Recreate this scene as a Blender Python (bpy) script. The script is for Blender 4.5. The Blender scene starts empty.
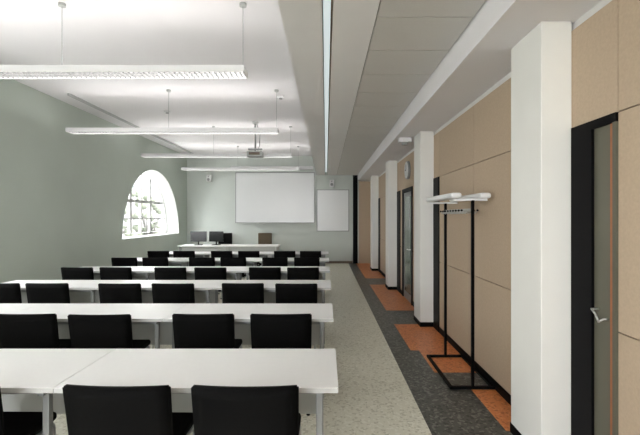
import bpy, bmesh, math, random
from mathutils import Vector, Matrix
random.seed(3)
sc = bpy.context.scene
sc.view_settings.view_transform = 'Standard'
sc.view_settings.look = 'None'
sc.view_settings.exposure = 0.66

# ---------------------------------------------------------------- materials
def mat(name, col, rough=0.6, metal=0.0, spec=0.5, noise=0.0, nscale=5.0, bump=0.0, bscale=200.0, emit=None, estr=0.0, coat=0.0):
    m = bpy.data.materials.new(name); m.use_nodes = True
    nt = m.node_tree; b = nt.nodes['Principled BSDF']
    b.inputs['Base Color'].default_value = (*col, 1)
    b.inputs['Roughness'].default_value = rough
    b.inputs['Metallic'].default_value = metal
    b.inputs['Specular IOR Level'].default_value = spec
    b.inputs['Coat Weight'].default_value = coat
    if emit:
        b.inputs['Emission Color'].default_value = (*emit, 1)
        b.inputs['Emission Strength'].default_value = estr
    tc = nt.nodes.new('ShaderNodeTexCoord')
    n = nt.nodes.new('ShaderNodeTexNoise'); n.inputs['Scale'].default_value = nscale; n.inputs['Detail'].default_value = 4
    nt.links.new(tc.outputs['Object'], n.inputs['Vector'])
    if noise > 0:
        r = nt.nodes.new('ShaderNodeValToRGB')
        r.color_ramp.elements[0].position = 0.3; r.color_ramp.elements[1].position = 0.7
        r.color_ramp.elements[0].color = (*[max(0, c*(1-noise)) for c in col], 1)
        r.color_ramp.elements[1].color = (*[min(1, c*(1+noise)) for c in col], 1)
        nt.links.new(n.outputs['Fac'], r.inputs['Fac']); nt.links.new(r.outputs['Color'], b.inputs['Base Color'])
    if bump > 0:
        n2 = nt.nodes.new('ShaderNodeTexNoise'); n2.inputs['Scale'].default_value = bscale
        nt.links.new(tc.outputs['Object'], n2.inputs['Vector'])
        bp = nt.nodes.new('ShaderNodeBump'); bp.inputs['Strength'].default_value = bump; bp.inputs['Distance'].default_value = 0.002
        nt.links.new(n2.outputs['Fac'], bp.inputs['Height']); nt.links.new(bp.outputs['Normal'], b.inputs['Normal'])
    return m

def speckle(name, base, dark, light, scale, rough):
    m = mat(name, base, rough)
    nt = m.node_tree; b = nt.nodes['Principled BSDF']
    tc = nt.nodes.new('ShaderNodeTexCoord')
    v = nt.nodes.new('ShaderNodeTexVoronoi'); v.inputs['Scale'].default_value = scale
    nt.links.new(tc.outputs['Object'], v.inputs['Vector'])
    sep = nt.nodes.new('ShaderNodeSeparateColor'); nt.links.new(v.outputs['Color'], sep.inputs[0])
    r = nt.nodes.new('ShaderNodeValToRGB'); cr = r.color_ramp; cr.interpolation = 'CONSTANT'
    cr.elements[0].position = 0.0; cr.elements[0].color = (*dark, 1)
    cr.elements[1].position = 0.16; cr.elements[1].color = (*base, 1)
    e = cr.elements.new(0.8); e.color = (*light, 1)
    nt.links.new(sep.outputs[0], r.inputs['Fac'])
    nt.links.new(r.outputs['Color'], b.inputs['Base Color'])
    return m

M = {}
M['ceil'] = mat('ceiling_paint', (0.79,0.77,0.78), 0.9, noise=0.012, nscale=2)
M['soffit'] = mat('soffit_paint', (0.78,0.77,0.76), 0.85, noise=0.01)
M['wgreen'] = mat('wall_sage', (0.51,0.57,0.51), 0.85, noise=0.03, nscale=1.2, bump=0.1)
M['wfar'] = mat('wall_pale_green', (0.61,0.65,0.61), 0.85, noise=0.02, nscale=1.5)
M['wwhite'] = mat('wall_white', (0.74,0.73,0.71), 0.8, noise=0.015, nscale=2)
M['reveal'] = mat('reveal_plaster', (0.50,0.51,0.49), 0.85, noise=0.02, nscale=3)
M['beige'] = mat('beige_panel', (0.48,0.37,0.265), 0.75, noise=0.05, nscale=60, bump=0.15)
M['seam'] = mat('seam_dark', (0.18,0.14,0.105), 0.8)
M['colw'] = mat('column_paint', (0.78,0.77,0.73), 0.75, noise=0.01)
M['black'] = mat('black_lacquer', (0.0025,0.0025,0.003), 0.5, spec=0.08)
M['fab'] = mat('black_upholstery', (0.003,0.003,0.003), 0.75, noise=0.2, nscale=80, bump=0.3, spec=0.07)
M['steel'] = mat('brushed_steel', (0.55,0.55,0.54), 0.35, metal=0.9)
M['alu'] = mat('grey_leg_paint', (0.28,0.29,0.29), 0.45, metal=0.3)
M['lam'] = mat('white_laminate', (0.87,0.87,0.865), 0.35, noise=0.008, nscale=30)
M['edge'] = mat('table_edge', (0.50,0.50,0.49), 0.5)
M['under'] = mat('panel_grey', (0.45,0.46,0.45), 0.6)
M['floor'] = speckle('terrazzo_cream', (0.71,0.695,0.585), (0.54,0.52,0.42), (0.79,0.78,0.68), 55, 0.33)
M['fgrey'] = speckle('terrazzo_grey', (0.085,0.085,0.075), (0.035,0.035,0.03), (0.19,0.19,0.17), 50, 0.38)
M['forange'] = speckle('terrazzo_orange', (0.63,0.205,0.06), (0.44,0.125,0.035), (0.70,0.27,0.10), 55, 0.38)
M['tile'] = mat('ceiling_panel_grey', (0.62,0.605,0.575), 0.45, noise=0.03, nscale=150)
M['board'] = mat('whiteboard', (0.82,0.83,0.83), 0.25)
M['fix'] = mat('white_enamel', (0.76,0.76,0.76), 0.4)
M['lampd'] = mat('lamp_down', (0.9,0.9,0.9), 0.5, emit=(1,0.98,0.95), estr=7)
M['lampu'] = mat('lamp_up', (0.9,0.9,0.9), 0.5, emit=(1,0.97,0.96), estr=1.9)
M['slot'] = mat('slot_lamp', (0.8,0.9,0.9), 0.5, emit=(0.80,0.90,0.91), estr=0.45)
M['louv'] = mat('louver_alu', (0.33,0.33,0.33), 0.4, metal=0.4)
M['dgreen'] = mat('door_glass_green', (0.14,0.19,0.15), 0.15)
M['dolive'] = mat('door_leaf_olive', (0.11,0.105,0.075), 0.4, noise=0.04)
M['dwood'] = mat('door_edge_wood', (0.38,0.13,0.05), 0.5, noise=0.1, nscale=20)
M['brown'] = mat('brown_upholstery', (0.10,0.07,0.035), 0.6)
M['screen'] = mat('screen_black', (0.01,0.012,0.012), 0.2)
M['stone'] = mat('facade_stone', (0.15,0.147,0.143), 0.9, noise=0.15, nscale=0.8)
M['fsill'] = mat('facade_sill', (0.19,0.19,0.18), 0.9, noise=0.1)
M['fwin'] = mat('facade_window', (0.085,0.09,0.093), 0.5)
M['foli'] = mat('foliage', (0.075,0.085,0.062), 0.9, noise=0.3, nscale=4)
M['bark'] = mat('bark', (0.05,0.047,0.043), 0.9, noise=0.3)
M['ground'] = mat('pavement', (0.5,0.5,0.48), 0.9, noise=0.1)
M['winf'] = mat('window_frame_paint', (0.50,0.50,0.49), 0.5)

def glassmat():
    m = bpy.data.materials.new('window_glass'); m.use_nodes = True
    nt = m.node_tree; nt.nodes.clear()
    o = nt.nodes.new('ShaderNodeOutputMaterial'); mx = nt.nodes.new('ShaderNodeMixShader')
    t = nt.nodes.new('ShaderNodeBsdfTransparent'); g = nt.nodes.new('ShaderNodeBsdfGlossy'); g.inputs['Roughness'].default_value = 0.02
    mx.inputs[0].default_value = 0.06
    nt.links.new(t.outputs[0], mx.inputs[1]); nt.links.new(g.outputs[0], mx.inputs[2]); nt.links.new(mx.outputs[0], o.inputs[0])
    return m
M['glass'] = glassmat()

# ---------------------------------------------------------------- mesh builder
class B:
    def __init__(s, name):
        s.name = name; s.bm = bmesh.new(); s.mats = []
    def mi(s, k):
        if k not in s.mats: s.mats.append(k)
        return s.mats.index(k)
    def _fin(s, faces, k, smooth=False):
        i = s.mi(k)
        for f in faces:
            f.material_index = i; f.smooth = smooth
    def box(s, x0,x1,y0,y1,z0,z1, k, bev=0.0, seg=2, M4=None):
        r = bmesh.ops.create_cube(s.bm, size=1.0)
        vs = r['verts']
        bmesh.ops.scale(s.bm, vec=(abs(x1-x0),abs(y1-y0),abs(z1-z0)), verts=vs)
        bmesh.ops.translate(s.bm, vec=((x0+x1)/2,(y0+y1)/2,(z0+z1)/2), verts=vs)
        fs = set(f for v in vs for f in v.link_faces)
        i = s.mi(k)
        for f in fs: f.material_index = i
        if bev > 0:
            es = set(e for v in vs for e in v.link_edges)
            rr = bmesh.ops.bevel(s.bm, geom=list(es), offset=bev, segments=seg, affect='EDGES', profile=0.5)
            for f in rr['faces']: f.material_index = i; f.smooth = True
            vs = list(set(v for f in rr['faces'] for v in f.verts))
        if M4 is not None: bmesh.ops.transform(s.bm, matrix=M4, verts=vs)
        return vs
    def cyl(s, p0, p1, r, k, n=12, r2=None):
        p0 = Vector(p0); p1 = Vector(p1); d = p1-p0; L = d.length
        q = d.to_track_quat('Z','Y').to_matrix().to_4x4()
        mt = Matrix.Translation((p0+p1)/2) @ q
        rr = bmesh.ops.create_cone(s.bm, cap_ends=True, segments=n, radius1=r, radius2=r if r2 is None else r2, depth=L, matrix=mt)
        fs = set(f for v in rr['verts'] for f in v.link_faces)
        s._fin(fs, k, True)
        for f in fs:
            if len(f.verts) > 4: f.smooth = False
    def sph(s, c, r, k, sc=(1,1,1)):
        rr = bmesh.ops.create_uvsphere(s.bm, u_segments=14, v_segments=8, radius=r, matrix=Matrix.Translation(c) @ Matrix.Diagonal((*sc,1)))
        s._fin(set(f for v in rr['verts'] for f in v.link_faces), k, True)
    def path(s, pts, r, k, n=10):
        for a,b in zip(pts[:-1], pts[1:]): s.cyl(a,b,r,k,n)
        for p in pts[1:-1]: s.sph(p, r*1.0, k)
    def mesh(s):
        me = bpy.data.meshes.new(s.name); s.bm.normal_update(); s.bm.to_mesh(me); s.bm.free()
        for k in s.mats: me.materials.append(M[k])
        return me
    def obj(s, loc=(0,0,0), rot=(0,0,0)):
        o = bpy.data.objects.new(s.name, s.mesh()); sc.collection.objects.link(o)
        o.location = loc; o.rotation_euler = rot
        return o
def inst(name, me, loc, rz=0):
    o = bpy.data.objects.new(name, me); sc.collection.objects.link(o); o.location = loc; o.rotation_euler = (0,0,rz); return o

# ---------------------------------------------------------------- dimensions
XL, XR = -4.85, 1.60
YN, YF = -6.0, 14.2
ZC = 3.74          # high ceiling
ZS = 3.08          # soffit with slot + panels
ZR = 2.86          # lower strip along the columns
XS = -0.33         # soffit left edge
XP0, XP1 = 0.37, 1.10
COLS = [(2.61,3.04),(5.95,6.38),(9.0,9.42),(12.2,12.6)]

# floor
b = B('floor'); b.box(XL-0.5, 0.78, YN-0.2, YF+0.2, -0.1, 0, 'floor'); b.box(0.78, XR+0.2, YN-0.2, YF+0.2, -0.1, 0, 'fgrey')
for (x0,x1,y0,y1) in [(1.02,XR,4.9,6.1),(1.12,XR,4.2,4.9),(1.35,XR,3.05,3.78),(1.04,XR,7.0,9.7),(1.04,XR,10.7,YF),(1.0,XR,0.4,1.9)]:
    b.box(x0,x1-0.001,y0,y1,-0.01,0.0015,'forange')
b.obj()
# ceilings
b = B('ceiling'); b.box(XL-0.5, XR+0.2, YN-0.2, YF+0.2, ZC, ZC+0.1, 'ceil'); b.obj()
b = B('ceiling_soffit')
b.box(XS, -0.03, YN, YF, ZS, ZC, 'soffit'); b.box(-0.03, 0.05, YN, YF, ZS+0.12, ZC, 'soffit')
b.box(0.05, XP0, YN, YF, ZS, ZC, 'soffit')
b.box(XP0, XP1, YN, YF, ZS+0.02, ZC, 'seam'); b.box(XP1, XR, YN, YF, ZR, ZC, 'ceil')
y = YN
while y < YF-0.01:
    b.box(XP0+0.008, XP1-0.012, y+0.006, min(y+0.6, YF)-0.006, ZS-0.004, ZS+0.019, 'tile'); y += 0.6
b.obj()
b = B('slot_light')
b.box(-0.028, 0.048, YN+0.05, YF-0.01, ZS+0.10, ZS+0.118, 'slot')
b.box(-0.028,-0.02,YN+0.05,YF-0.01,ZS+0.0,ZS+0.10,'louv')
b.box(0.035,0.048,YN+0.05,YF-0.01,ZS+0.0,ZS+0.10,'seam')
b.obj()

# left wall with lunette windows
WC = [11.55, 4.05, -2.6]; WR = 1.87; WZ = 1.07  # last lunette is unseen behind the camera, added for extra daylight
def arch(cv, cy, r, z0, inset=0.0):
    N = 48
    sp = cv.splines.new('POLY'); pts = [(cy + (r-inset)*math.cos(math.pi*i/N), z0+inset*1.0 + (r-inset)*math.sin(math.pi*i/N)) for i in range(N+1)]
    sp.points.add(len(pts)-1)
    for p,(u,v) in zip(sp.points, pts): p.co = (u,v,0,1)
    sp.use_cyclic_u = True
RM = Matrix(((0,0,1,0),(1,0,0,0),(0,1,0,0),(0,0,0,1)))
def curve_obj(name, build, thick, x, mk):
    cv = bpy.data.curves.new(name+'_c','CURVE'); cv.dimensions='2D'; cv.fill_mode='BOTH'; cv.extrude = thick/2
    build(cv)
    t = bpy.data.objects.new(name+'_t', cv); sc.collection.objects.link(t)
    bpy.context.view_layer.update()
    me = bpy.data.meshes.new_from_object(t.evaluated_get(bpy.context.evaluated_depsgraph_get()))
    bpy.data.objects.remove(t)
    me.transform(Matrix.Translation((x,0,0)) @ RM)
    me.materials.clear(); me.materials.append(M[mk])
    for p in me.polygons: p.use_smooth = False
    o = bpy.data.objects.new(name, me); sc.collection.objects.link(o); return o
def bw(cv):
    sp = cv.splines.new('POLY'); sp.points.add(3)
    for p,(u,v) in zip(sp.points, [(YN-0.2,0),(YF+0.2,0),(YF+0.2,ZC),(YN-0.2,ZC)]): p.co=(u,v,0,1)
    sp.use_cyclic_u=True
    for c in WC: arch(cv, c, WR, WZ)
curve_obj('wall_left', bw, 0.5, XL-0.25, 'wgreen')
for i,c in enumerate(WC):
    def bl(cv, c=c):
        arch(cv,c,WR,WZ); arch(cv,c,WR,WZ,0.012)
    lin = curve_obj('reveal', bl, 0.50, XL-0.25, 'reveal')
    def bf(cv, c=c):
        arch(cv,c,WR,WZ,0.012); arch(cv,c,WR,WZ,0.10)
    fr = curve_obj('frame', bf, 0.08, XL-0.42, 'winf')
    g = B('window_%d'%(i+1))
    xf = XL-0.42
    for off,t in [(-0.62,0.10),(0.0,0.045),(0.62,0.10)]:
        h = math.sqrt((WR-0.08)**2-off**2)
        g.box(xf-0.03,xf+0.03,c+off-t/2,c+off+t/2,WZ+0.09,WZ+h,'winf')
    for zz,t in [(0.5,0.035),(0.98,0.08)]:
        h = math.sqrt((WR-0.08)**2-zz**2)
        g.box(xf-0.028,xf+0.028,c-h,c+h,WZ+zz-t/2,WZ+zz+t/2,'winf')
    wo = g.obj()
    def bg(cv,c=c): arch(cv,c,WR,WZ,0.09)
    gl = curve_obj('glass_pane', bg, 0.004, xf-0.02, 'glass')
    for ch in (lin,fr,gl): ch.parent = wo

# other walls
b = B('wall_far'); b.box(XL, XR, YF, YF+0.2, 0, ZC, 'wfar')
b.box(1.15, XR, YF-0.012, YF, 0.0, ZR, 'beige'); b.obj()
b = B('wall_near')
WX0,WX1,WB,WT = -4.6,-0.5,0.8,3.6
b.box(XL, WX0, YN-0.2, YN, 0, ZC, 'wfar'); b.box(WX1, XR, YN-0.2, YN, 0, ZC, 'wfar')
b.box(WX0,WX1,YN-0.2,YN,0,WB,'wfar'); b.box(WX0,WX1,YN-0.2,YN,WT,ZC,'wfar'); b.obj()
b = B('window_4')  # unseen window behind the camera, added to let in fill daylight
for i in range(4):
    x=WX0+(WX1-WX0)*i/3; b.box(max(WX0,x-0.04),min(WX1,x+0.04),YN-0.15,YN-0.08,WB,WT,'fix')
for z in (WB+0.03,2.5,WT-0.03): b.box(WX0,WX1,YN-0.148,YN-0.082,z-0.03,z+0.03,'fix')
b.box(WX0,WX1,YN-0.117,YN-0.113,WB,WT,'glass'); b.obj()
b = B('wall_right'); b.box(XR, XR+0.2, YN-0.2, YF+0.2, 0, ZC, 'wwhite')
b.box(XR-0.006, XR, YN, YF, 0, 2.80, 'seam')
blocked = [(2.20,3.04),(5.66,6.38),(8.62,9.42),(11.85,12.6),(7.4,8.35)]
segs=[(YN,2.20),(3.04,5.66),(6.38,7.4),(8.35,8.62),(9.42,11.85),(12.6,YF)]
for (a,c) in segs:
    n = max(1, round((c-a)/1.25)); w=(c-a)/n
    for i in range(n):
        for z0,z1 in [(0.08,0.98),(0.98,2.17),(2.17,2.80)]:
            b.box(XR-0.022,XR-0.005,a+i*w+0.004,a+(i+1)*w-0.004,z0+0.004,z1-0.004,'beige')
for (a,c) in blocked:
    b.box(XR-0.022,XR-0.005,a+0.003,c-0.003,2.173,2.797,'beige')
b.obj()
b = B('baseboard_right')
for (a,c) in segs: b.box(XR-0.03,XR-0.0225,a,c,0,0.08,'black')
b.obj()
b = B('baseboard_far'); b.box(XL+0.01,0.93,YF-0.015,YF-0.001,0,0.08,'seam'); b.obj()
b = B('baseboard_left'); b.box(XL,XL+0.015,YN,YF,0,0.08,'seam'); b.obj()

# columns
b = B('column'); XC=1.38
b.box(XC-XR,-0.0225,0,0.43,0.0,ZR,'colw',bev=0.006)
b.box(XC-XR-0.004,-0.0225,-0.004,0.434,0,0.07,'black')
cm = b.mesh()
for (a,c) in COLS: inst('column', cm, (XR,a,0))

# doors
def strip(name,y0,y1):
    b=B(name); b.box(XR-0.035,XR-0.0062,y0,y1,0,2.17,'black',bev=0.003); b.obj()
strip('door_3',5.66,5.94); strip('door_4',8.62,8.99); strip('door_5',11.85,12.19)
b=B('door_1')
b.box(XR-0.035,XR-0.0062,2.40,2.60,0,2.17,'black')
b.box(XR-0.035,XR-0.0062,2.20,2.40,2.12,2.17,'black')
b.box(XR-0.018,XR-0.0062,2.26,2.40,0.0,2.12,'dolive')
b.box(XR-0.022,XR-0.0062,2.225,2.26,0.0,2.12,'dwood')
b.box(XR-0.035,XR-0.0062,2.20,2.225,0.0,2.12,'dolive')
b.path([(XR-0.018,2.36,1.07),(XR-0.06,2.36,1.07),(XR-0.065,2.32,1.05),(XR-0.06,2.30,1.01),(XR-0.045,2.28,1.03),(XR-0.018,2.28,1.03)],0.006,'steel')
b.obj()
b=B('door_2')
b.box(XR-0.04,XR-0.0062,7.40,7.48,0,2.17,'black'); b.box(XR-0.04,XR-0.0062,8.27,8.35,0,2.17,'black'); b.box(XR-0.04,XR-0.0062,7.48,8.27,2.09,2.17,'black')
b.box(XR-0.02,XR-0.0062,7.48,8.27,0,2.09,'alu'); b.box(XR-0.024,XR-0.019,7.58,8.17,0.15,2.0,'dgreen')
b.path([(XR-0.02,7.56,1.0),(XR-0.07,7.56,1.0),(XR-0.07,7.68,1.0)],0.009,'steel')
b.obj()
b=B('door_6'); b.box(0.94,1.099,YF-0.04,YF-0.0005,0,ZS-0.01,'black'); b.obj()

# ---------------------------------------------------------------- tables
TW, TD, TH = 1.46, 0.62, 0.73
b = B('classroom_table')
b.box(0.002,TW-0.002,0,TD,TH-0.028,TH-0.002,'edge'); b.box(0.002,TW-0.002,0,TD,TH-0.003,TH,'lam')
for x in (0.10,TW-0.10):
    b.box(x-0.018,x+0.018,0.09,0.125,0,TH-0.03,'alu',bev=0.004)
    b.box(x-0.018,x+0.018,TD-0.125,TD-0.09,0,TH-0.03,'alu',bev=0.004)
    b.box(x-0.015,x+0.015,0.05,TD-0.05,TH-0.065,TH-0.028,'alu')
    b.box(x-0.015,x+0.015,0.12,TD-0.12,0.10,0.13,'alu')
b.box(0.12,TW-0.12,0.10,0.12,TH-0.075,TH-0.03,'alu')
b.box(0.09,TW-0.09,TD-0.088,TD-0.07,0.34,TH-0.028,'under')
tm = b.mesh()
ROWS = [2.08,3.50,5.05,6.62,8.20,9.78]
for ry in ROWS:
    for i in range(3):
        inst('classroom_table', tm, (0.065-TW*(i+1), ry, 0))

# ---------------------------------------------------------------- chair
b = B('chair')
vs = b.box(-0.25,0.25,-0.02,0.02,0.50,0.81,'fab')
bm=b.bm
bmesh.ops.subdivide_edges(bm, edges=[e for e in bm.edges if abs((e.verts[0].co-e.verts[1].co).x)>0.1], cuts=7, use_grid_fill=True)
bmesh.ops.subdivide_edges(bm, edges=[e for e in bm.edges if abs((e.verts[0].co-e.verts[1].co).z)>0.1], cuts=4, use_grid_fill=True)
for v in bm.verts:
    t=(v.co.z-0.655)/0.155; u=v.co.x/0.25
    v.co.y += 0.022*u*u - 0.025*t
    v.co.x *= 1.0+0.01*t
    v.co.y += 0.005*(1 if v.co.y>0 else -1)*(1-u*u)*(1-t*t)
r=bmesh.ops.bevel(bm, geom=[e for e in bm.edges if len(e.link_faces)==2 and e.calc_face_angle()>0.9], offset=0.009, segments=3, affect='EDGES')
for f in bm.faces: f.smooth=True; f.material_index=0
b.box(-0.235,0.235,0.02,0.45,0.425,0.475,'fab',bev=0.02,seg=3)
b.box(-0.215,0.215,0.04,0.43,0.405,0.426,'black')
for s in (-1,1):
    x=0.225*s
    b.path([(x,-0.045,0.0),(x,0.03,0.41),(x*0.98,0.045,0.47),(x*0.98,0.032,0.66)],0.011,'steel')
    b.path([(x,0.46,0.0),(x,0.42,0.40)],0.011,'steel')
    b.path([(x,0.03,0.41),(x,0.42,0.41)],0.010,'steel')
    for yy in (-0.045,0.46): b.cyl((x,yy,0),(x,yy,0.015),0.015,'black')
b.cyl((-0.225,0.42,0.40),(0.225,0.42,0.40),0.009,'steel'); b.cyl((-0.225,0.03,0.41),(0.225,0.03,0.41),0.009,'steel')
chm=b.mesh()
CX=[-0.37,-0.99,-1.84,-2.47,-3.36,-3.96]
for ri,ry in enumerate(ROWS):
    for cx in CX:
        if ri==0 and cx==-1.84: cx=-1.78
        inst('chair', chm, (cx+random.uniform(-0.02,0.02), ry-0.16+random.uniform(-0.02,0.01), 0), random.uniform(-0.02,0.02))

# teacher desk
b=B('teacher_desk')
b.box(-4.5,-1.45,12.3,13.0,0.72,0.75,'lam')
for x in (-4.45,-3.0,-1.5): b.box(x-0.02,x+0.02,12.35,12.95,0,0.72,'under')
b.box(-4.4,-1.55,12.40,12.42,0.25,0.72,'under'); b.obj()
b=B('computer_monitor')
b.box(-0.24,0.24,-0.02,0.02,0.10,0.42,'screen',bev=0.008); b.cyl((0,0.0,0.01),(0,0.0,0.12),0.02,'black'); b.box(-0.12,0.12,-0.09,0.09,0,0.015,'black',bev=0.005)
mm=b.mesh(); inst('computer_monitor',mm,(-3.95,12.62,0.75),0.2); inst('computer_monitor',mm,(-3.40,12.62,0.75),-0.25)
def office(name,k,loc,rz):
    b=B(name)
    b.box(-0.24,0.24,-0.23,0.23,0.45,0.53,k,bev=0.03,seg=3)
    b.box(-0.23,0.23,-0.27,-0.21,0.60,1.08,k,bev=0.025,seg=3)
    b.box(-0.03,0.03,-0.285,-0.26,0.45,0.75,'black'); b.box(-0.03,0.03,-0.27,-0.1,0.43,0.46,'black')
    b.cyl((0,0,0.10),(0,0,0.45),0.025,'steel')
    for i in range(5):
        a=2*math.pi*i/5; e=(0.28*math.cos(a),0.28*math.sin(a),0.07); b.cyl((0,0,0.10),e,0.018,'black',r2=0.012); b.sph((e[0],e[1],0.03),0.03,'black')
    b.obj(loc,(0,0,rz))
office('office_chair','brown',(-2.05,13.45,0),math.pi); office('office_chair','fab',(-3.35,13.5,0),math.pi+0.2)

# ---------------------------------------------------------------- far wall items
def framed(name,x0,x1,z0,z1):
    b=B(name); b.box(x0,x1,YF-0.03,YF-0.005,z0,z1,'board')
    t=0.025
    for bx in [(x0-t,x1+t,z0-t,z0),(x0-t,x1+t,z1,z1+t),(x0-t,x0,z0,z1),(x1,x1+t,z0,z1)]:
        b.box(bx[0],bx[1],YF-0.04,YF-0.001,bx[2],bx[3],'louv')
    b.box(x0+0.1,x1-0.1,YF-0.11,YF-0.04,z0-0.02,z0-0.008,'louv'); b.obj()
framed('whiteboard',-3.13,-0.42,1.43,3.15)
framed('whiteboard',-0.30,0.78,1.14,2.55)
b=B('projection_screen_housing'); b.box(-3.3,-0.45,YF-0.14,YF-0.001,3.27,3.38,'fix',bev=0.02)
b.obj()
def speaker(loc):
    b=B('wall_speaker'); b.box(-0.08,0.08,-0.08,0.06,-0.12,0.12,'fix',bev=0.012); b.cyl((0,-0.078,-0.04),(0,-0.088,-0.04),0.05,'alu',20); b.cyl((0,-0.078,0.07),(0,-0.086,0.07),0.02,'alu',16); b.box(-0.02,0.02,0.06,0.097,-0.03,0.03,'alu'); b.obj(loc)
speaker((-4.05,YF-0.10,2.95)); speaker((0.2,YF-0.10,2.78))

# ---------------------------------------------------------------- pendant lights
def pendant(y, x0=-4.3, x1=-0.80, z=3.02):
    b=B('pendant_light'); L=x1-x0
    b.box(0,L,-0.11,-0.10,0,0.065,'fix'); b.box(0,L,0.10,0.11,0,0.065,'fix')
    b.box(0,0.012,-0.10,0.10,0,0.065,'fix'); b.box(L-0.012,L,-0.10,0.10,0,0.065,'fix')
    b.box(0.012,L-0.012,-0.10,0.10,0.045,0.050,'lampd')
    b.box(0.05,L-0.05,-0.08,0.08,0.062,0.066,'lampu')
    n=int(L/0.05)
    for i in range(1,n): b.box(i*0.05,i*0.05+0.005,-0.10,0.10,0.002,0.042,'louv')
    for yy in (-0.045,0.04): b.box(0.012,L-0.012,yy,yy+0.005,0.002,0.042,'louv')
    top=ZC-z
    for x in (1.66,L-0.03):
        b.cyl((x,0,0.06),(x,0,top),0.003,'alu',6); b.cyl((x,0,top-0.03),(x,0,top),0.035,'under',16)
    b.obj((x0,y,z))
for y in (4.07,6.83,9.55,12.2,1.3,-1.4,-4.1): pendant(y)

# projector
b=B('ceiling_projector')
b.box(-0.17,0.17,-0.14,0.14,-0.06,0.06,'under',bev=0.015); b.cyl((-0.07,0.14,0),(-0.07,0.17,0),0.04,'screen',20)
b.box(-0.12,0.12,-0.143,-0.138,-0.03,0.03,'seam')
b.cyl((0,0,0.06),(0,0,0.70),0.02,'alu'); b.box(-0.16,0.16,-0.03,0.03,0.10,0.13,'alu'); b.box(-0.3,0.3,-0.02,0.02,0.50,0.53,'alu')
b.cyl((0,0,0.68),(0,0,0.73),0.07,'fix',20)
b.path([(0.02,0.02,0.72),(0.10,0.03,0.45),(0.09,0.02,0.2),(0.05,0,0.06)],0.006,'black',6)
b.obj((-1.58,9.1,3.01))
b=B('curtain_track'); b.box(-4.45,-4.41,7.0,YF-0.02,ZC-0.04,ZC,'under'); b.obj()
b=B('smoke_detector'); b.cyl((0,0,-0.03),(0,0,0),0.055,'fix',20,r2=0.065); b.cyl((0,0,-0.045),(0,0,-0.03),0.03,'alu',16)
sm=b.mesh(); inst('smoke_detector',sm,(-0.8,7.2,ZC)); inst('smoke_detector',sm,(-3.2,8.2,ZC))
b=B('emergency_light'); b.box(-0.10,0.10,-0.05,0.05,-0.07,0,'fix',bev=0.01); b.cyl((0,0,-0.11),(0,0,-0.07),0.05,'alu',16); b.obj((1.25,6.45,ZR))
b=B('ceiling_spotlight'); b.cyl((0,0,-0.02),(0,0,0),0.06,'fix',20); b.cyl((0,0,-0.06),(0,0,-0.02),0.035,'alu',16); b.obj((1.32,2.2,ZR))
b=B('wall_clock')
b.cyl((0,0,0),(-0.05,0,0),0.17,'alu',32); b.cyl((-0.05,0,0),(-0.055,0,0),0.155,'board',32)
b.box(-0.06,-0.055,-0.006,0.006,0,0.11,'black'); b.box(-0.06,-0.055,0,0.08,-0.006,0.006,'black'); b.obj((XR-0.022,7.75,2.5))

# ---------------------------------------------------------------- coat rack
b=B('coat_rack')
y0,y1=3.79,4.65
for x in (1.165,1.555): b.box(x-0.013,x+0.013,y0,y1,0.005,0.03,'black')
for y in (y0,y1):
    b.box(1.152,1.568,y-0.013,y+0.013,0.005,0.03,'black')
    b.box(1.352,1.378,y-0.013,y+0.013,0.03,1.76,'black')
    b.box(1.19,1.50,y-0.010,y+0.010,1.755,1.775,'fix')
for x in (1.20,1.47):
    b.box(x-0.05,x+0.05,y0-0.06,y1+0.06,1.776,1.83,'fix',bev=0.024,seg=4)
b.box(1.355,1.375,y0,y1,1.66,1.685,'steel')
for i in range(9):
    yy=y0+0.08+i*0.088
    for s in (-1,1):
        b.path([(1.365,yy,1.67),(1.365+0.05*s,yy,1.64),(1.365+0.075*s,yy,1.665)],0.005,'steel',6)
        b.sph((1.365+0.075*s,yy,1.668),0.010,'black')
b.obj()

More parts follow.
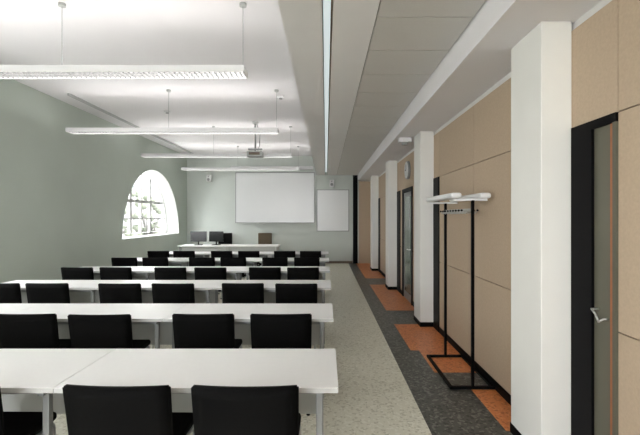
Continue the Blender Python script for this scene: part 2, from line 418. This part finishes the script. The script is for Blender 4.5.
# ---------------------------------------------------------------- outside
b=B('building_facade')
b.box(-22.5,-22,-10,85,-4,11,'stone')
for j in range(4):
    for i in range(27):
        b.box(-22.05,-21.9,-8+i*3.4,-6.6+i*3.4,-3+j*3.4,-1+j*3.4,'fwin')
        b.box(-22.02,-21.85,-8.15+i*3.4,-6.45+i*3.4,-3.2+j*3.4,-3+j*3.4,'fsill')
b.obj()
b=B('ground'); b.box(-60,40,-60,100,-4.2,-4.0,'ground'); b.obj()
def tree(loc):
    b=B('street_tree'); b.cyl((0,0,0),(0,0,4.5),0.18,'bark',r2=0.1)
    for i in range(30):
        a=random.uniform(0,6.28); r=random.uniform(0.2,1.9); z=random.uniform(4,7.5); p=(r*math.cos(a),r*math.sin(a),z)
        b.cyl((0,0,3.2+0.3*random.random()),p,0.05,'bark',6,r2=0.01)
        b.sph(p,random.uniform(0.2,0.4),'foli',(1,1,0.7))
    b.obj(loc)
tree((-13,24.5,-4)); tree((-14,32,-4)); tree((-15,9,-4))

# ---------------------------------------------------------------- light
w=bpy.data.worlds.new('World'); sc.world=w; w.use_nodes=True
bg=w.node_tree.nodes['Background']; bg.inputs[0].default_value=(0.97,0.985,1.0,1); bg.inputs[1].default_value=11.5
def portal(loc,rot,sx,sy):
    l=bpy.data.lights.new('window_portal','AREA'); l.shape='RECTANGLE'; l.size=sx; l.size_y=sy
    l.cycles.is_portal=True
    o=bpy.data.objects.new('window_portal',l); sc.collection.objects.link(o)
    o.location=loc; o.rotation_euler=rot
for c in WC: portal((XL-0.52,c,WZ+0.95),(0,-math.pi/2,0),1.95,3.8)
portal(((WX0+WX1)/2,YN-0.22,(WB+WT)/2),(math.pi/2,0,0),WX1-WX0,WT-WB)

# ---------------------------------------------------------------- camera
cd=bpy.data.cameras.new('camera'); cd.sensor_width=36; cd.lens=407/640*36; cd.shift_x=-6/640; cd.clip_start=0.05
co=bpy.data.objects.new('camera',cd); sc.collection.objects.link(co)
co.location=(0,0,1.6); co.rotation_euler=(math.pi/2,0,0); sc.camera=co
